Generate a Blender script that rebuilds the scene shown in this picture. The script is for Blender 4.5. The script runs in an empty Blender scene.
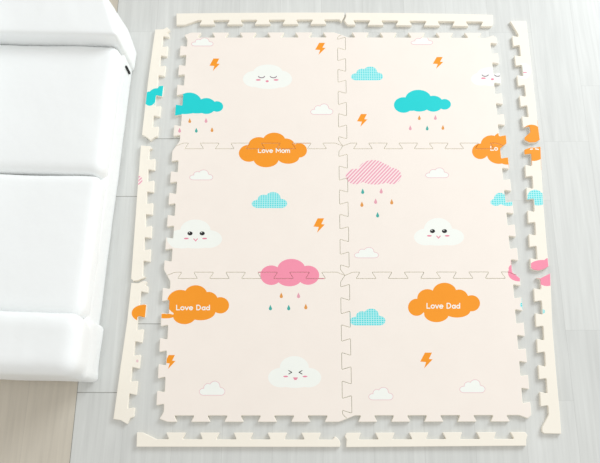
import bpy, bmesh, math, random
from mathutils import Vector, Matrix, Euler
from mathutils.geometry import delaunay_2d_cdt
scn = bpy.context.scene
COL = scn.collection
T = 0.015                      # thickness of the foam
# ------------------------------------------------------------------ camera
F = 668.2072
CA = (0.30923181638287706, 0.02369831177271702, 0.006595723811455321)
CP = Vector((-0.10331856859339487, -1.0015525688877898, 2.8183920331527825))
R = Matrix.Rotation(CA[2], 3, 'Z') @ Matrix.Rotation(CA[1], 3, 'Y') @ Matrix.Rotation(CA[0], 3, 'X')
cam = bpy.data.cameras.new('camera'); co = bpy.data.objects.new('camera', cam); COL.objects.link(co)
cam.sensor_width = 36; cam.lens = F * 36 / 600; cam.clip_start = 0.05
co.matrix_world = Matrix.Translation(CP) @ R.to_4x4()
scn.camera = co
def at(x, y, z=T):
    """where the sight line measured in the photo meets height z"""
    d = R @ Vector(((x - 300) / F, -(y - 231.5) / F, -1)); s = (z - CP.z) / d.z
    return CP + s * d
def at2(x, y, z=T):
    p = at(x, y, z); return Vector((p.x, p.y))
def lin(c):
    return tuple(((v / 255) / 12.92 if v / 255 <= .04045 else ((v / 255 + .055) / 1.055) ** 2.4) for v in c) + (1,)
# ------------------------------------------------------------------ materials
class N:
    def __init__(s, name):
        s.m = bpy.data.materials.new(name); s.m.use_nodes = True
        s.t = s.m.node_tree; s.b = s.t.nodes['Principled BSDF']
    def n(s, kind, **kw):
        o = s.t.nodes.new(kind)
        for k, v in kw.items():
            if k.startswith('i_'): o.inputs[k[2:].replace('_', ' ')].default_value = v
            else: setattr(o, k, v)
        return o
    def l(s, a, b): s.t.links.new(a, b)
    def math(s, op, a, b=None, c=None):
        o = s.t.nodes.new('ShaderNodeMath'); o.operation = op
        for i, v in enumerate((a, b, c)):
            if v is None: continue
            if isinstance(v, (int, float)): o.inputs[i].default_value = v
            else: s.l(v, o.inputs[i])
        return o.outputs[0]
    def mix(s, f, a, b):
        o = s.t.nodes.new('ShaderNodeMix'); o.data_type = 'RGBA'
        for sock, v in ((o.inputs[0], f), (o.inputs[6], a), (o.inputs[7], b)):
            if isinstance(v, (int, float)) or isinstance(v, tuple): sock.default_value = v
            else: s.l(v, sock)
        return o.outputs[2]

def foam(name, rgb, second=None, pattern=None, rough=.55):
    k = N(name); k.b.inputs['Roughness'].default_value = rough
    k.b.inputs['Specular IOR Level'].default_value = .35
    geo = k.n('ShaderNodeNewGeometry')
    no = k.n('ShaderNodeTexNoise', i_Scale=650.0, i_Detail=2.0); k.l(geo.outputs['Position'], no.inputs['Vector'])
    bu = k.n('ShaderNodeBump', i_Strength=.12, i_Distance=.001); k.l(no.outputs['Fac'], bu.inputs['Height']); k.l(bu.outputs[0], k.b.inputs['Normal'])
    base = lin(rgb)
    if pattern:
        sp = k.n('ShaderNodeSeparateXYZ'); k.l(geo.outputs['Position'], sp.inputs[0])
        if pattern == 'stripes':
            v = k.math('SUBTRACT', k.math('MULTIPLY', sp.outputs[0], .74), k.math('MULTIPLY', sp.outputs[1], .67))
            f = k.math('FRACT', k.math('DIVIDE', v, .0122))
            fac = k.math('GREATER_THAN', f, .5)
        else:
            fx = k.math('LESS_THAN', k.math('FRACT', k.math('DIVIDE', sp.outputs[0], .0105)), .3)
            fy = k.math('LESS_THAN', k.math('FRACT', k.math('DIVIDE', sp.outputs[1], .0092)), .3)
            fac = k.math('MAXIMUM', fx, fy)
        out = k.mix(fac, base, lin(second))
        k.l(out, k.b.inputs['Base Color'])
    else:
        n2 = k.n('ShaderNodeTexNoise', i_Scale=9.0, i_Detail=3.0); k.l(geo.outputs['Position'], n2.inputs['Vector'])
        d = lin(tuple(max(0, c - 5) for c in rgb))
        k.l(k.mix(n2.outputs['Fac'], base, d), k.b.inputs['Base Color'])
    return k.m
PAL = ['tile', 'orange', 'teal', 'pink', 'cyan_gingham', 'pink_stripe', 'cloud_white', 'cloud_outline', 'black', 'drop_teal', 'drop_orange', 'drop_pink', 'face_red', 'foam_body', 'grey_dash']
MATS = {
 'tile': foam('foam_tile_surface', (252, 242, 233)),
 'foam_body': foam('cream_foam', (253, 246, 233)),
 'orange': foam('orange_print', (253, 158, 34)),
 'teal': foam('teal_print', (20, 214, 216)),
 'pink': foam('pink_print', (252, 152, 178)),
 'cyan_gingham': foam('cyan_gingham_print', (88, 222, 226), (190, 242, 242), 'gingham'),
 'pink_stripe': foam('pink_striped_print', (240, 168, 188), (253, 234, 232), 'stripes'),
 'cloud_white': foam('white_cloud_print', (250, 252, 246)),
 'cloud_outline': foam('rosy_outline_print', (240, 205, 208)),
 'black': foam('black_print', (28, 26, 30)),
 'grey_dash': foam('grey_print', (138, 120, 132)),
 'drop_teal': foam('teal_drop_print', (70, 178, 168)),
 'drop_orange': foam('orange_drop_print', (232, 158, 78)),
 'drop_pink': foam('pink_drop_print', (236, 168, 184)),
 'face_red': foam('rosy_cheek_print', (238, 148, 170)),
}
# ------------------------------------------------------------------ printed motifs (outlines; cut into the foam's own top face)
MOT = []   # (material, polygon, layer)
def poly(mat, pts, layer):
    MOT.append((mat, [at2(*p) for p in pts], layer))
def ell(mat, cx, cy, rx, ry, layer=1, n=None):
    n = n or max(10, int(14 + rx * 1.6))
    poly(mat, [(cx + rx * math.cos(2 * math.pi * i / n + .11), cy + ry * math.sin(2 * math.pi * i / n + .11)) for i in range(n)], layer)
def blob(mat, es, layer=1):
    for e in es: ell(mat, *e, layer=layer)
SMALL = [(.17, .74, .17, .26), (.34, .46, .17, .30), (.60, .36, .21, .36), (.84, .72, .16, .28), (.5, .68, .30, .31), (.74, .62, .12, .30)]
def small_cloud(x0, y0, x1, y1, mat='cloud_white', outline=True):
    w, h = x1 - x0, y1 - y0
    for grow, m, ly in (((0.0, 'cloud_outline', 1), (-.65, mat, 2)) if outline else ((0, mat, 1),)):
        for cx, cy, rx, ry in SMALL:
            ell(m, x0 + cx * w, y0 + cy * h, rx * w + grow, ry * h + grow, ly)
        poly(m, [(x0 + .17 * w, y0 + .6 * h), (x0 + .84 * w, y0 + .6 * h), (x0 + .84 * w, y1 + grow), (x0 + .17 * w, y1 + grow)], ly)
def bolt(x0, y0, x1, y1):
    w, h = x1 - x0, y1 - y0
    poly('orange', [(x0 + a * w, y0 + b * h) for a, b in ((.38, 0), (.95, 0), (.70, .40), (1.0, .43), (.32, 1.0), (.47, .60), (0, .57))], 2)
def drop(c, x, y, s=1.0):
    m = 'drop_' + c
    poly(m, [(x, y - 2.9 * s), (x + .9 * s, y - .9 * s), (x + 1.45 * s, y + .5 * s), (x + 1.1 * s, y + 1.6 * s), (x, y + 2.1 * s), (x - 1.1 * s, y + 1.6 * s), (x - 1.45 * s, y + .5 * s), (x - .9 * s, y - .9 * s)], 2)
def stroke(mat, pts, w, layer=3):
    for a, b in zip(pts, pts[1:]):
        d = Vector((b[0] - a[0], b[1] - a[1]))
        if d.length < 1e-6: continue
        d.normalize(); n = Vector((-d.y, d.x)) * w / 2; e = d * w * .35
        A = Vector(a) - e; B = Vector(b) + e
        poly(mat, [tuple(A + n), tuple(B + n), tuple(B - n), tuple(A - n)], layer)
def arc(cx, cy, rx, ry, a0, a1, n=8):
    return [(cx + rx * math.cos(math.radians(a0 + (a1 - a0) * i / n)), cy + ry * math.sin(math.radians(a0 + (a1 - a0) * i / n))) for i in range(n + 1)]
GL = {  # strokes in a unit em, y up; (advance, strokes)
 'L': (.62, [[(0, 1), (0, 0), (.45, 0)]]),
 'o': (.66, [arc(.25, .33, .25, .33, 0, 360, 12)]),
 'v': (.62, [[(0, .66), (.23, 0), (.46, .66)]]),
 'e': (.66, [[(.02, .35), (.48, .35)] + arc(.25, .33, .25, .33, 5, 315, 10)]),
 'D': (.78, [[(0, 0), (0, 1), (.25, 1)] + arc(.22, .5, .33, .5, 80, -80, 8) + [(.2, 0), (0, 0)]]),
 'M': (.92, [[(0, 0), (0, 1), (.35, .3), (.7, 1), (.7, 0)]]),
 'a': (.66, [arc(.23, .31, .22, .31, 0, 360, 10), [(.46, .64), (.46, 0)]]),
 'd': (.66, [arc(.23, .31, .22, .31, 0, 360, 10), [(.46, 1), (.46, 0)]]),
 'm': (.86, [[(0, 0), (0, .64)], arc(.17, .42, .17, .22, 180, 0, 6) + [(.34, 0)], arc(.51, .42, .17, .22, 180, 0, 6) + [(.68, 0)]]),
 ' ': (.45, []),
}
def text(s, x0, x1, ybase, h, w=1.0, upto=99, tilt=0):
    total = sum(GL[c][0] for c in s) - .18
    k = (x1 - x0) / total; x = 0
    for c in s[:upto]:
        for st in GL[c][1]:
            stroke('cloud_white', [(x0 + (x + a) * k, ybase - b * h + tilt * (x + a) * k) for a, b in st], w, 4)
        x += GL[c][0]
def face(kind, exl, exr, ey, cxl, cxr, cy, mx, my):
    for x in (exl, exr):
        if kind == 'open':
            ell('black', x, ey, 2.6, 2.0, 3)
            ell('cloud_white', x - .7, ey - .9, .6, .5, 4, 8)
        elif kind == 'sleep':
            stroke('grey_dash', arc(x, ey - .8, 3.2, 1.9, 165, 15, 6), .9)
        elif kind == 'laugh':
            s = 1 if x == exl else -1
            stroke('black', [(x - 1.6 * s, ey - 1.7), (x + 1.5 * s, ey), (x - 1.6 * s, ey + 1.7)], .8)
    for x in (cxl, cxr):
        if x: ell('face_red', x, cy, 2.5, .85, 3, 10)
    if kind == 'laugh':
        poly('face_red', [(mx - 2.6, my - 1.2), (mx + 2.6, my - 1.2), (mx + 1.2, my + 1.3), (mx - .8, my + 1.6)], 3)
    elif kind == 'open':
        stroke('face_red', [(mx - 1.8, my - 1.2), (mx, my + .9), (mx + 1.8, my - 1.2)], 1.0)
    else:
        ell('face_red', mx, my, 1.6, 1.1, 3, 10)
# first row, left tile
small_cloud(191, 37.5, 213.5, 46.3)
bolt(209.5, 58.5, 219.8, 71); bolt(315.2, 42.8, 325.6, 54.8)
blob('cloud_white', [(268, 72, 14.5, 7.5), (254, 79, 11, 8), (280, 79, 12, 8.5), (268, 81, 19, 8)])
face('sleep', 261.5, 273.4, 76.7, 258.3, 276, 79.9, 267.2, 81.2)
small_cloud(310.3, 103.5, 333.2, 114.8)
blob('teal', [(189.3, 103.1, 12.6, 10.6), (176, 109, 10, 6.3), (206.4, 106, 9.6, 8), (217, 106.5, 6.2, 5.3), (197, 108.5, 12, 5), (185, 109.5, 12, 4.6)])
for c, x, y in (('orange', 189.7, 121), ('pink', 206, 120.8), ('pink', 179.6, 130.6), ('teal', 196.3, 130.6), ('orange', 212, 130)): drop(c, x, y)
# first row, right tile
small_cloud(410.7, 36.8, 433, 44.8)
small_cloud(351, 66.5, 383, 80.4, 'cyan_gingham', False)
bolt(432.8, 57, 443.2, 68.7); bolt(357, 114, 367.4, 126.8)
blob('teal', [(403.5, 105, 9.6, 7.8), (418.3, 99, 13, 9.2), (419.3, 106, 10, 5.6), (433.4, 103.7, 9.8, 8), (444.5, 104.3, 6.4, 5.3), (411, 106.5, 9, 4.4)])
for c, x, y in (('orange', 419.3, 118), ('pink', 435.4, 117.8), ('pink', 410.3, 128.2), ('teal', 427.2, 128.4), ('orange', 442.9, 127.8)): drop(c, x, y)
blob('cloud_white', [(492, 74, 15, 7), (481, 79, 10, 6.5), (495, 80, 20, 6)])
face('sleep', 485.2, 497.6, 75.2, 483.4, None, 78.2, 492.4, 79.2)
# orange cloud at the right end of the first seam
blob('orange', [(480.3, 151.3, 8.3, 7.8), (491.2, 144.3, 10.5, 9), (502.5, 140.5, 9.5, 8.3), (499, 154.6, 12, 9.3), (507, 159.5, 8, 5.2), (503, 148, 8, 9)])
text('Love Mom', 490.8, 522.5, 150.2, 4.0, .9, 2)
# orange cloud on the first seam
blob('orange', [(249, 153.3, 10.2, 8.5), (259, 145.3, 10.6, 8.2), (274.2, 141, 11.4, 8.4), (285.4, 146, 9.8, 7.6), (299.2, 150.4, 7.8, 7.2), (288.2, 157.3, 11, 6.5), (266.1, 159.3, 12.5, 8), (276, 150.5, 17, 10)])
text('Love Mom', 258.4, 289.6, 152.5, 4.1, .85)
# second row, left tile
small_cloud(189.3, 169.5, 213.2, 180.2)
blob('cloud_white', [(195.5, 230, 15, 10.5), (208, 239, 14, 9), (182, 239, 15, 9.5), (176, 241, 7, 7), (196, 241.5, 20, 7)])
face('open', 190, 202.2, 233.4, 186.3, 204.6, 238.5, 195.6, 240)
small_cloud(251.7, 192, 287.2, 208, 'cyan_gingham', False)
bolt(313.4, 218.3, 324.7, 232.8)
# second row, right tile
blob('pink_stripe', [(355.5, 176.5, 9.8, 7.8), (373, 170, 14.5, 10), (375, 177, 16, 7.6), (391.8, 176, 9.6, 8.2), (383.5, 172, 9, 8)])
for c, x, y in (('teal', 362.7, 191.7), ('pink', 381.2, 191.3), ('pink', 375.6, 201.6), ('orange', 361.9, 204.6), ('orange', 391.7, 202.2), ('teal', 377.6, 215.2)): drop(c, x, y, 1.12)
small_cloud(425.2, 167.5, 449, 178)
blob('cloud_white', [(438, 229.5, 14, 11.5), (426, 237, 12, 8.4), (451, 237, 13, 8.4), (438, 239, 19, 6.6)])
face('open', 432.5, 444.5, 231.1, 429.3, 447.2, 235.8, 438.5, 237.2)
small_cloud(354, 247, 378.8, 258.2)
blob('cyan_gingham', [(500, 198.6, 6, 5.8), (496, 202.2, 5.5, 3.6), (508, 202.6, 8, 3.3)])
# pink cloud on the second seam
blob('pink', [(271.2, 275.2, 10.9, 9.8), (291.3, 269.1, 14, 10.2), (289.3, 279, 12, 7.3), (308, 275.2, 11.2, 9.6), (283, 275, 12, 8)])
for c, x, y in (('orange', 281.3, 295.8), ('pink', 298.5, 295.8), ('teal', 270.4, 308), ('teal', 288.7, 308), ('orange', 305.8, 307)): drop(c, x, y, 1.15)
# pink cloud at the right end of the second seam
blob('pink', [(519, 273, 11, 8.4), (515.5, 268.6, 7, 5.0)])
ell('cyan_gingham', 522, 305, 2, 2.4)
# third row, left tile
blob('orange', [(180.4, 302.3, 13.5, 12.5), (195.8, 295, 11.6, 9.8), (208.5, 300.8, 9.5, 9), (220.3, 305.3, 8.8, 8.2), (184.4, 316, 11.4, 8.2), (200.5, 311.5, 15, 8.8), (165.5, 316, 9, 2.4)])
text('Love Dad', 176.6, 209.6, 309.8, 4.6, .95)
bolt(164.5, 355, 175.5, 369)
small_cloud(199, 380.8, 225.2, 395.6)
blob('cloud_white', [(294.3, 367.5, 14.5, 11.4), (281, 377.6, 12.8, 9.8), (308.4, 377.6, 12.8, 9.8), (295, 379.5, 20, 8.4)])
face('laugh', 290.3, 300.5, 372.3, 285.7, 305, 376.5, 295.4, 378.6)
# third row, right tile
small_cloud(350, 308.6, 385.4, 325.4, 'cyan_gingham', False)
blob('orange', [(416.6, 307.3, 8.6, 8.6), (427.4, 298.5, 10.2, 9.4), (444.5, 292.5, 12, 9.8), (445, 304, 18, 11), (429, 307, 9, 7), (436.5, 313.8, 12.4, 8.4), (459, 298.5, 9.4, 9), (471.6, 303.3, 8.4, 8.1), (457, 310.6, 13.4, 7)])
text('Love Dad', 427, 459.8, 308.2, 4.9, .95)
bolt(420.2, 352.6, 432.6, 368.4)
small_cloud(368.4, 387, 393.4, 400.2); small_cloud(459.4, 379.3, 485.4, 393)
# what runs on over the border strips
blob('teal', [(149.6, 98.6, 6.0, 7.2), (157, 94.2, 8, 6.0), (162, 89.5, 4.5, 4.2)])
blob('pink_stripe', [(138.4, 180.2, 4.0, 4.6)])
blob('orange', [(143.4, 313.2, 11.8, 8.4)])
blob('cloud_white', [(524, 71, 7, 8)]); stroke('face_red', [(522.6, 72.4), (526.4, 72.4)], 1.0)
blob('orange', [(531.5, 134, 10, 9.4), (534, 138, 8, 6)])
blob('orange', [(533.5, 153, 11, 8), (533, 146, 10, 6)])
stroke('cloud_white', [(530.5, 149.2), (532.5, 149.0)], 1.1, 4); stroke('cloud_white', [(535.5, 148.8), (538.5, 149.4)], 1.1, 4)
blob('cyan_gingham', [(535, 196, 7.5, 6.3), (541, 199, 5.5, 6.2), (531, 201.3, 6, 4), (538, 201.3, 7, 4.2)])
blob('pink', [(543, 265.5, 13, 5.6), (549, 261.5, 5, 3.6)])
blob('pink', [(547, 279.5, 9.2, 6.6)])
ell('cyan_gingham', 543, 311.5, 1.9, 2.2)
ell('cloud_outline', 137.3, 361, 1.2, 1.5)
# ------------------------------------------------------------------ helpers for objects
def link(name, me, parent=None, loc=None):
    o = bpy.data.objects.new(name, me); COL.objects.link(o)
    if loc is not None: o.location = loc
    if parent: o.parent = parent
    return o
def tag(o, label=None, cat=None, group=None, kind=None):
    for k, v in (('label', label), ('category', cat), ('group', group), ('kind', kind)):
        if v: o[k] = v
    return o
def area2(P): return sum(a.x * b.y - b.x * a.y for a, b in zip(P, P[1:] + P[:1]))
def ccw(P): return P if area2(P) > 0 else P[::-1]
def dedupe(P, e=2e-4):
    Q = []
    for p in P:
        if not Q or (p - Q[-1]).length > e: Q.append(p)
    while len(Q) > 3 and (Q[0] - Q[-1]).length < e: Q.pop()
    return Q
def inset(P, d):
    n = len(P); Q = []
    for i in range(n):
        a, b, c = P[i - 1], P[i], P[(i + 1) % n]
        u = (b - a).normalized(); v = (c - b).normalized()
        nu = Vector((-u.y, u.x)); nv = Vector((-v.y, v.x)); m = nu + nv
        if m.length < .3: m = nu
        m.normalize(); k = max(.55, m.dot(nu))
        Q.append(b + m * d / k)
    return Q
def rounded(P, r=.0050, closed=False):
    """soften the corners of an open chain"""
    out = [P[0]]
    for a, b, c in zip(P, P[1:], P[2:]):
        la, lc = (a - b).length, (c - b).length
        k = min(r, la * .42, lc * .42)
        p, q = b + (a - b).normalized() * k, b + (c - b).normalized() * k
        for i in range(5):
            t = i / 4; out.append(p * (1 - t) ** 2 + b * 2 * t * (1 - t) + q * t * t)
    return out + [P[-1]]
def chain(A, B, c0, c1, out, amp, endk=.25, lead=None, tail=None):
    """puzzle edge from A to B: five tabs whose centres run from fraction c0 to c1; tabs rise to the left of A>B when out"""
    d = B - A; L = d.length; u = d / L; n = Vector((-u.y, u.x)) * amp * (1 if out else -1)
    p = (c1 - c0) / 4; fl = (.064 if amp > .0140 else .048) if abs(d.x) > abs(d.y) else (.05 if amp > .0175 else .028); hi, lo = (.25 + fl) * p, (.25 - fl) * p
    P = [A]
    e0 = min(endk * p, (c0 - lo) * .55); e1 = min(endk * p, (1 - c1 - lo) * .55)
    if lead: P = [A + n, A + u * L * lead[0] * p + n, A + u * L * lead[1] * p - n]
    else: P.append(A + u * L * e0 - n)
    for k in range(5):
        c = c0 + p * k
        P += [A + u * L * (c - lo) - n, A + u * L * (c - hi) + n, A + u * L * (c + hi) + n, A + u * L * (c + lo) - n]
    if tail: P += [A + u * L * (1 - tail[1] * p) - n, A + u * L * (1 - tail[0] * p) + n, B + n]
    else: P += [A + u * L * (1 - e1) - n, B]
    return rounded(P)
def inside(p, P):
    c = False
    for a, b in zip(P, P[1:] + P[:1]):
        if (a.y > p.y) != (b.y > p.y) and p.x < (b.x - a.x) * (p.y - a.y) / (b.y - a.y) + a.x: c = not c
    return c
GAP, BEV = .0007, .0016
def slab(name, outline, z0, z1, topmat, layer_motifs=True):
    O = ccw(dedupe(outline)); cx = sum(p.x for p in O) / len(O); cy = sum(p.y for p in O) / len(O)
    side = inset(O, GAP); top = inset(O, GAP + BEV)
    minx, maxx = min(p.x for p in O), max(p.x for p in O); miny, maxy = min(p.y for p in O), max(p.y for p in O)
    verts = list(top); faces = [list(range(len(top)))]; info = [None]
    for m, P, ly in MOT:
        if max(p.x for p in P) < minx or min(p.x for p in P) > maxx or max(p.y for p in P) < miny or min(p.y for p in P) > maxy: continue
        s = len(verts); verts += ccw(P); faces.append(list(range(s, s + len(P)))); info.append((ly, m))
    S = 10.0; c = Vector((cx, cy))
    vo, eo, fo, ov, oe, of = delaunay_2d_cdt([(v - c) * S for v in verts], [], faces, 1, 1e-6, True)
    bm = bmesh.new(); mats = [topmat, 'foam_body']; 
    bv = {}
    def gv(i):
        if i not in bv: bv[i] = bm.verts.new((vo[i].x / S, vo[i].y / S, z1))
        return bv[i]
    for f, src in zip(fo, of):
        if 0 not in src: continue
        best = (0, topmat)
        for k in src:
            if k and info[k][0] >= best[0]: best = info[k]
        if best[1] not in mats: mats.append(best[1])
        try: nf = bm.faces.new([gv(i) for i in f])
        except ValueError: continue
        nf.material_index = mats.index(best[1])
        if nf.calc_area() > 0: pass
    n = len(O)
    r1 = [bm.verts.new((p.x - cx, p.y - cy, z1)) for p in top]
    r2 = [bm.verts.new((p.x - cx, p.y - cy, z1 - BEV * .9)) for p in side]
    r3 = [bm.verts.new((p.x - cx, p.y - cy, z0)) for p in side]
    for i in range(n):
        j = (i + 1) % n
        a = bm.faces.new((r1[i], r2[i], r2[j], r1[j])); mid = (top[i] + top[j]) / 2; best = (0, 'foam_body')
        for inf, f in zip(info[1:], faces[1:]):
            if inf[0] >= best[0] and inside(mid, [verts[q] for q in f]): best = inf
        if best[1] not in mats: mats.append(best[1])
        a.material_index = mats.index(best[1])
        b = bm.faces.new((r2[i], r3[i], r3[j], r2[j])); b.material_index = 1
    bt = bm.faces.new(r3[::-1]); bt.material_index = 1
    bmesh.ops.triangulate(bm, faces=[bt])
    bmesh.ops.remove_doubles(bm, verts=bm.verts[:], dist=2e-6)
    bmesh.ops.recalc_face_normals(bm, faces=bm.faces[:])
    me = bpy.data.meshes.new(name); bm.to_mesh(me); bm.free()
    for m in mats: me.materials.append(MATS[m])
    return link(name, me, loc=(cx, cy, 0))
# ------------------------------------------------------------------ foam tiles
G = [[(184.3, 34.8), (341.2, 34.6), (493.2, 35.2)],
     [(175.8, 145.9), (342.8, 145.9), (503.6, 145.9)],
     [(166.8, 275.4), (344.8, 275.4), (516.3, 275.2)],
     [(159.2, 418.9), (347.2, 418.9), (528.0, 418.5)]]
GW = [[at2(*p) for p in row] for row in G]
AY, AX = .0142, .0190
OX = .0157        # the outer sides of the mat have shallower tabs than its middle seam
# horizontal chains left>right : rise = towards +Y (away) when out
def hseam(r, c, out, c0, c1): return chain(GW[r][c], GW[r][c + 1], c0, c1, out, .0124 if r == 3 else AY)
def vseam(r, c, out, c0, c1): return chain(GW[r][c], GW[r + 1][c], c0, c1, out, AX if c == 1 else OX, .12 if c == 2 else .25)     # top>bottom : left of it is +X
H = {(0, 0): hseam(0, 0, False, .142, .850), (0, 1): hseam(0, 1, True, .126, .868),
     (1, 0): hseam(1, 0, False, .110, .845), (1, 1): hseam(1, 1, False, .125, .882),
     (2, 0): hseam(2, 0, False, .117, .836), (2, 1): hseam(2, 1, False, .124, .877),
     (3, 0): hseam(3, 0, True, .133, .843), (3, 1): hseam(3, 1, False, .114, .847)}
V = {(0, 0): vseam(0, 0, False, .150, .868), (0, 1): vseam(0, 1, True, .085, .880), (0, 2): vseam(0, 2, False, .125, .865),
     (1, 0): vseam(1, 0, True, .165, .850), (1, 1): vseam(1, 1, True, .125, .885), (1, 2): vseam(1, 2, True, .140, .845),
     (2, 0): vseam(2, 0, False, .140, .862), (2, 1): vseam(2, 1, True, .125, .905), (2, 2): vseam(2, 2, False, .120, .848)}
TL = {(0, 0): 'cream foam tile with dozing white cloud and teal rain cloud at its left edge',
      (0, 1): 'cream foam tile with a whole teal rain cloud in its middle',
      (1, 0): 'cream foam tile, middle row left, with cyan gingham cloud in its middle',
      (1, 1): 'cream foam tile with pink striped rain cloud and open-eyed white cloud in its middle',
      (2, 0): 'cream foam tile with laughing white cloud under a pink rain cloud',
      (2, 1): 'cream foam tile, bottom right, orange Love Dad cloud above a lightning bolt'}
for r in range(3):
    for c in range(2):
        out = H[(r, c)][:-1] + V[(r, c + 1)][:-1] + H[(r + 1, c)][::-1][:-1] + V[(r, c)][::-1][:-1]
        o = slab('foam_tile', out, 0.0, T, 'tile')
        tag(o, TL[(r, c)], 'play mat tile', 'interlocking foam tiles of the play mat')
# ------------------------------------------------------------------ loose border strips
def strip(label, outer, I0, I1, out, c0, c1, amp, endA=(), endB=(), lead=None, tail=None):
    """outer edge O0>O1, puzzle edge I0>I1, with measured points of the two end cuts"""
    P = [at2(*p) for p in outer]
    ch = chain(at2(*I0), at2(*I1), c0, c1, out, amp, .06, lead, tail)
    O = P + [at2(*p) for p in endB] + ch[::-1] + [at2(*p) for p in endA]
    o = slab('mat_border_strip', O, 0.0, T, 'foam_body')
    tag(o, label, 'mat border strip', 'loose border strips of the play mat')
    return o
def frac(c, a, b): return (c - a) / (b - a)
# left side (edge runs top > bottom; tabs point right = +X = left of the direction of travel)
strip('cream foam border strip with teal print, at the mat\'s upper left side', [(155, 29.2), (147.6, 82), (141.7, 134.6)], (166.6, 33), (154.2, 137.5), False,
      frac(42, 33, 137.5), frac(122.2, 33, 137.5), OX * .95, endA=[(170.2, 30), (167, 26.9), (163, 29)], endB=[(146.5, 137.2), (150.5, 140.6)])
strip('long cream foam border strip with pink striped print, left of the mat\'s middle row', [(140.6, 145.2), (138, 179), (133.6, 240), (130.8, 278.6)], (152.6, 148.5), (146.0, 277), True,
      frac(165.3, 148.5, 277), frac(256.5, 148.5, 277), OX * .95, endA=[(150.5, 146)], endB=[(133, 281), (137.6, 280.6)])
strip('cream foam border strip with orange print, at the mat\'s lower left side', [(131.0, 282.6), (127, 320), (120.5, 365), (113, 419.2)], (145.2, 285), (130, 418.5), False,
      frac(299, 285, 418.5), frac(402, 285, 418.5), OX * .95, endA=[(147.2, 281.4), (143, 280.7), (138, 283.2)], endB=[(120.5, 420.4), (127.1, 424.2)])
# right side (tabs point left)
strip('cream foam border strip at the upper right, its lower end printed orange', [(526.4, 20.6), (530.4, 56), (534.5, 93), (537.5, 120), (540, 139.6)], (513.2, 20.8), (527.9, 140), False,
      frac(42, 20.8, 140), frac(122.7, 20.8, 140), OX * .95, lead=(.03, .7), tail=(.12, .36), endB=[(536, 142.2), (529.5, 142.4)])
strip('cream foam border strip with gingham print, right of the mat\'s middle row', [(540.7, 146.4), (541.6, 170), (543.6, 205), (547, 247), (549, 266.2)], (527.4, 148.4), (534.2, 270), True,
      frac(160.8, 149, 270), frac(253.5, 149, 270), OX * .95, endA=[(530.5, 147.2), (535.5, 147.4)], endB=[(544, 269.3), (538.5, 270.6)])
strip('cream foam border strip at the lower right, its upper end printed pink', [(550.6, 273), (552.4, 325), (556.4, 373), (560, 413), (561.6, 434)], (536.6, 277.5), (545.9, 432), False,
      frac(296, 277.5, 432), frac(401, 277.5, 432), OX * .95, tail=(.15, .62), endA=[(540, 278.4), (545, 275.8)], endB=[(544.4, 433.6)])
# top (edge runs left > right; tabs point down = -Y)
strip('left one of the two cream foam border strips above the mat', [(176.2, 13.2), (230, 12.6), (290, 12.3), (344.2, 12.3)], (176.4, 22.6), (341, 21.8), False,
      frac(207.5, 176.4, 341), frac(318.5, 176.4, 341), AY * .92, lead=(.32, .78), endB=[(344.4, 16.5)])
strip('right one of the two cream foam border strips above the mat', [(345.6, 12.4), (400, 12.8), (450, 13.6), (493.2, 14.6)], (345.5, 22.5), (493.2, 24.2), True,
      frac(361.8, 345.5, 493.2), frac(474.6, 345.5, 493.2), AY * .92, endA=[(344, 20.5), (345.8, 16.5)])
# bottom (tabs point up = +Y)
strip('left one of the two cream foam border strips below the mat', [(136.2, 447), (340, 447.2)], (136.4, 435.6), (334.8, 436), True,
      frac(176.4, 137, 334.8), frac(311.5, 137, 334.8), AY * .92, lead=(.18, .6), endB=[(340.6, 444), (339.6, 440.2), (336.8, 437.2)])
strip('right one of the two cream foam border strips below the mat', [(346.0, 447.4), (526.6, 446)], (344.6, 436), (527.8, 435.2), False,
      frac(368.4, 344.6, 527.8), frac(503.8, 344.6, 527.8), AY * .92, endA=[(347.6, 441.6), (346.6, 438.6)], endB=[(526.4, 440)])
# ------------------------------------------------------------------ floor
k = N('whitewashed_floor_planks')
geo = k.n('ShaderNodeNewGeometry'); sp = k.n('ShaderNodeSeparateXYZ'); k.l(geo.outputs['Position'], sp.inputs[0])
PW, PL = .2035, .867
xs = k.math('DIVIDE', k.math('ADD', sp.outputs[0], 1.0955), PW); ki = k.math('FLOOR', xs); kf = k.math('FRACT', xs)
ys = k.math('DIVIDE', k.math('SUBTRACT', k.math('SUBTRACT', sp.outputs[1], .0665), k.math('MULTIPLY', ki, .2865)), PL)
yi = k.math('FLOOR', ys); yf = k.math('FRACT', ys)
dx = k.math('MULTIPLY', k.math('MINIMUM', kf, k.math('SUBTRACT', 1.0, kf)), PW)
dy = k.math('MULTIPLY', k.math('MINIMUM', yf, k.math('SUBTRACT', 1.0, yf)), PL)
gx = k.math('LESS_THAN', dx, .0012); gy = k.math('LESS_THAN', dy, .0017)
groove = k.math('MAXIMUM', gx, gy)
cmb = k.n('ShaderNodeCombineXYZ'); k.l(ki, cmb.inputs[0]); k.l(yi, cmb.inputs[1])
wn = k.n('ShaderNodeTexWhiteNoise', noise_dimensions='2D'); k.l(cmb.outputs[0], wn.inputs['Vector'])
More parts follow.
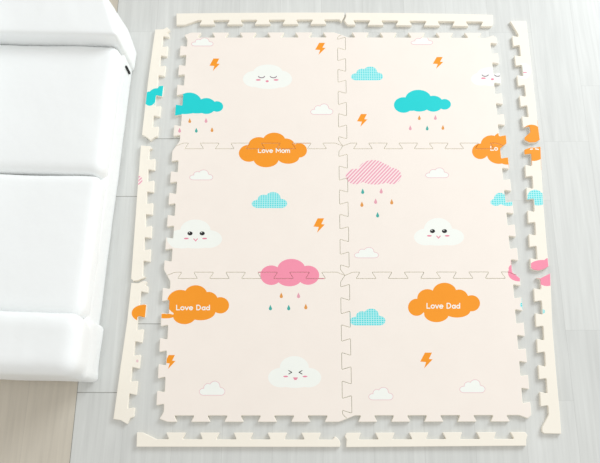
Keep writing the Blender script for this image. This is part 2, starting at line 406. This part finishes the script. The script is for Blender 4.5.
# grain: stretched noise, offset per plank
gm = k.n('ShaderNodeCombineXYZ'); k.l(k.math('MULTIPLY', sp.outputs[0], 60.0), gm.inputs[0]); k.l(k.math('MULTIPLY', sp.outputs[1], 2.2), gm.inputs[1]); k.l(k.math('MULTIPLY', wn.outputs['Value'], 37.0), gm.inputs[2])
gn = k.n('ShaderNodeTexNoise', i_Scale=1.0, i_Detail=5.0, i_Roughness=.6, i_Distortion=.35); k.l(gm.outputs[0], gn.inputs['Vector'])
gm2 = k.n('ShaderNodeCombineXYZ'); k.l(k.math('MULTIPLY', sp.outputs[0], 16.0), gm2.inputs[0]); k.l(k.math('MULTIPLY', sp.outputs[1], 1.6), gm2.inputs[1]); k.l(k.math('MULTIPLY', wn.outputs['Value'], 91.0), gm2.inputs[2])
g2 = k.n('ShaderNodeTexNoise', i_Scale=1.0, i_Detail=3.0, i_Distortion=1.6); k.l(gm2.outputs[0], g2.inputs['Vector'])
FL_A, FL_B, FL_W = (216, 217, 214), (223, 224, 221), (206, 196, 179)
tint = k.mix(wn.outputs['Value'], lin(FL_A), lin(FL_B))
warm = k.math('LESS_THAN', ki, -.5)
tint = k.mix(k.math('MULTIPLY', warm, .85), tint, lin(FL_W))
def mul(a, b):
    o = k.t.nodes.new('ShaderNodeMix'); o.data_type = 'RGBA'; o.blend_type = 'MULTIPLY'; o.inputs[0].default_value = 1
    k.l(a, o.inputs[6]); k.l(b, o.inputs[7]); return o.outputs[2]
def ramp(v, a, b, lo=.3, hi=.7):
    o = k.n('ShaderNodeMapRange'); o.inputs[1].default_value = lo; o.inputs[2].default_value = hi; o.inputs[3].default_value = a; o.inputs[4].default_value = b
    k.l(v, o.inputs[0]); return o.outputs[0]
c1 = mul(tint, ramp(gn.outputs['Fac'], .93, 1.03)); c1 = mul(c1, ramp(g2.outputs['Fac'], .95, 1.03))
c1 = k.mix(k.math('MULTIPLY', gx, k.math('ADD', .14, k.math('MULTIPLY', k.math('LESS_THAN', k.math('ABSOLUTE', k.math('SUBTRACT', xs, 0.0)), .1), .75))), c1, lin((120, 118, 112)))
c1 = k.mix(k.math('MULTIPLY', gy, k.math('ADD', .09, k.math('MULTIPLY', k.math('MULTIPLY', k.math('LESS_THAN', ki, 2.5), k.math('LESS_THAN', sp.outputs[1], .6)), .65))), c1, lin((130, 128, 122)))
k.l(c1, k.b.inputs['Base Color']); k.b.inputs['Roughness'].default_value = .42; k.b.inputs['Specular IOR Level'].default_value = .4
bu = k.n('ShaderNodeBump', i_Strength=.15, i_Distance=.001); k.l(gn.outputs['Fac'], bu.inputs['Height']); k.l(bu.outputs[0], k.b.inputs['Normal'])
bm = bmesh.new()
x0, x1, y0, y1 = -3.2, 3.2, -2.6, 3.4
vs = [bm.verts.new(p) for p in ((x0, y0, 0), (x1, y0, 0), (x1, y1, 0), (x0, y1, 0), (x0, y0, -.02), (x1, y0, -.02), (x1, y1, -.02), (x0, y1, -.02))]
for f in ((0, 1, 2, 3), (7, 6, 5, 4), (0, 4, 5, 1), (1, 5, 6, 2), (2, 6, 7, 3), (3, 7, 4, 0)): bm.faces.new([vs[i] for i in f])
me = bpy.data.meshes.new('floor'); bm.to_mesh(me); bm.free(); me.materials.append(k.m)
tag(link('floor', me), kind='structure')
# ------------------------------------------------------------------ sofa
lk = N('white_leather'); lk.b.inputs['Base Color'].default_value = lin((250, 252, 252)); lk.b.inputs['Roughness'].default_value = .38
lk.b.inputs['Specular IOR Level'].default_value = .4
ge = lk.n('ShaderNodeNewGeometry'); vo = lk.n('ShaderNodeTexVoronoi', i_Scale=420.0); lk.l(ge.outputs['Position'], vo.inputs['Vector'])
nn = lk.n('ShaderNodeTexNoise', i_Scale=7.0, i_Detail=3.0); lk.l(ge.outputs['Position'], nn.inputs['Vector'])
b1 = lk.n('ShaderNodeBump', i_Strength=.06, i_Distance=.0006); lk.l(vo.outputs['Distance'], b1.inputs['Height'])
b2 = lk.n('ShaderNodeBump', i_Strength=.25, i_Distance=.02); lk.l(nn.outputs['Fac'], b2.inputs['Height']); lk.l(b1.outputs[0], b2.inputs['Normal']); lk.l(b2.outputs[0], lk.b.inputs['Normal'])
bk = N('gap_shade_black'); bk.b.inputs['Base Color'].default_value = lin((30, 30, 32)); bk.b.inputs['Roughness'].default_value = .7  # black for the strip that stands in for the gap's shade
wv = bk.n('ShaderNodeTexNoise', i_Scale=400.0); bb = bk.n('ShaderNodeBump', i_Strength=.3); bk.l(wv.outputs['Fac'], bb.inputs['Height']); bk.l(bb.outputs[0], bk.b.inputs['Normal'])
def pad(name, lo, hi, r, parent, mat, puff=0.0, wob=0.0, seed=0, rtop=None, res=.016, warp=None):
    """upholstered block with rounded edges, a little crown on top and soft dents"""
    from mathutils import noise
    lo, hi = Vector(lo), Vector(hi); s = hi - lo; c = (lo + hi) / 2
    nx, ny, nz = (max(6, int(s[i] / res)) for i in range(3))
    bm = bmesh.new(); V_ = {}
    def g(i, j, l_):
        if (i, j, l_) not in V_:
            V_[(i, j, l_)] = bm.verts.new((lo.x + s.x * i / nx, lo.y + s.y * j / ny, lo.z + s.z * l_ / nz))
        return V_[(i, j, l_)]
    for i in range(nx):
        for j in range(ny):
            for l_, fl in ((0, 1), (nz, 0)):
                q = [g(i, j, l_), g(i + 1, j, l_), g(i + 1, j + 1, l_), g(i, j + 1, l_)]; bm.faces.new(q[::-1] if fl else q)
    for i in range(nx):
        for l_ in range(nz):
            for j, fl in ((0, 0), (ny, 1)):
                q = [g(i, j, l_), g(i + 1, j, l_), g(i + 1, j, l_ + 1), g(i, j, l_ + 1)]; bm.faces.new(q[::-1] if fl else q)
    for j in range(ny):
        for l_ in range(nz):
            for i, fl in ((0, 1), (nx, 0)):
                q = [g(i, j, l_), g(i, j + 1, l_), g(i, j + 1, l_ + 1), g(i, j, l_ + 1)]; bm.faces.new(q[::-1] if fl else q)
    rb = r; rt = rtop or r
    for v in bm.verts:
        p = v.co.copy(); rr = rt if p.z > c.z else rb
        rr = min(rr, s.x * .49, s.y * .49, s.z * .49)
        q = Vector((min(max(p.x, lo.x + rr), hi.x - rr), min(max(p.y, lo.y + rr), hi.y - rr), min(max(p.z, lo.z + rr), hi.z - rr)))
        d = p - q
        if d.length > 1e-9:
            m = max(abs(d.x), abs(d.y), abs(d.z)); p = q + d.normalized() * m
        u, w, h = (p.x - c.x) / (s.x / 2), (p.y - c.y) / (s.y / 2), (p.z - lo.z) / s.z
        u = max(-1, min(1, u)); w = max(-1, min(1, w))
        if puff: p.z += puff * (1 - u ** 4) * (1 - w ** 4) * max(0, h)
        if wob:
            nz_ = noise.noise(Vector((p.x * 5 + seed, p.y * 5, p.z * 5)))
            n2 = noise.noise(Vector((p.x * 14 + seed, p.y * 14, p.z * 14)))
            dirn = (p - c).normalized(); p += dirn * (wob * nz_ + wob * .35 * n2)
            p.z = max(p.z, lo.z)
        if warp: p = warp(p, u, w, h)
        v.co = p
    for f in bm.faces: f.smooth = True
    bmesh.ops.recalc_face_normals(bm, faces=bm.faces[:])
    me = bpy.data.meshes.new(name); bm.to_mesh(me); bm.free(); me.materials.append(mat)
    return link(name, me, parent)
# sofa frame of reference: origin at the floor at the front near corner, +x out of the front, +y along the front
sofa = bpy.data.objects.new('sofa', None); COL.objects.link(sofa)
sofa.location = (-1.026, -.75, 0); sofa.rotation_euler = (0, 0, math.radians(-1.75))
tag(sofa, 'low white leather two-seat sofa standing left of the play mat', 'sofa')
L = lk.m
Y0, Y1, Y2, Y3, Y4 = -.012, .226, .826, 1.448, 1.70
pad('base', (-.78, Y0 + .03, 0.004), (-.004, Y3 + .05, .17), .022, sofa, L, wob=.003, seed=4)
pad('seat_cushion', (-.62, Y1 - .005, .125), (-.004, Y2 - .003, .248), .034, sofa, L, puff=.012, wob=.004, seed=11, rtop=.040)
pad('seat_cushion', (-.62, Y2 + .003, .125), (-.004, Y3 + .004, .248), .034, sofa, L, puff=.012, wob=.004, seed=23, rtop=.040)
pad('armrest', (-.80, Y0, 0.002), (0.018, Y1, .325), .022, sofa, L, puff=.006, wob=.007, seed=31, rtop=.055)
pad('armrest', (-.80, Y3, 0.002), (0.006, Y4, .325), .024, sofa, L, puff=.004, wob=.004, seed=47, rtop=.014, res=.008, warp=lambda p, u, w_, h: Vector((p.x - .42 * max(0, p.y - 1.555 + .10 * h) * max(0, u), p.y, p.z)))
pad('backrest', (-.98, Y0 + .01, 0.002), (-.62, Y4 - .01, .52), .06, sofa, L, puff=.01, wob=.006, seed=58, rtop=.1, res=.03)
# thin black strip put in for the shade of the gap between arm and base
pt = pad('gap_shade_strip', (-.006, Y3 - .040, .060), (.004, Y3 - .030, .125), .003, sofa, bk.m, res=.004)
pt['label'] = 'thin black strip standing in for the shaded gap between arm and base'
# ------------------------------------------------------------------ light
w = bpy.data.worlds.new('room_light'); scn.world = w; w.use_nodes = True
w.node_tree.nodes['Background'].inputs[0].default_value = (1.0, .99, .96, 1)
w.node_tree.nodes['Background'].inputs[1].default_value = .63
def window(name, loc, target, sx, sy, power, col):
    l = bpy.data.lights.new(name, 'AREA'); l.shape = 'RECTANGLE'; l.size = sx; l.size_y = sy; l.energy = power; l.color = col
    o = bpy.data.objects.new(name, l); COL.objects.link(o); o.location = loc
    o.rotation_euler = (Vector(target) - Vector(loc)).to_track_quat('-Z', 'Y').to_euler()
window('window_daylight', (4.6, 4.0, 3.6), (.4, .1, 0), 3.2, 2.4, 262, (.90, .96, 1.0))
scn.view_settings.view_transform = 'Standard'; scn.view_settings.look = 'None'
scn.view_settings.gamma = 1; scn.view_settings.use_curve_mapping = False; scn.view_settings.exposure = 0.21
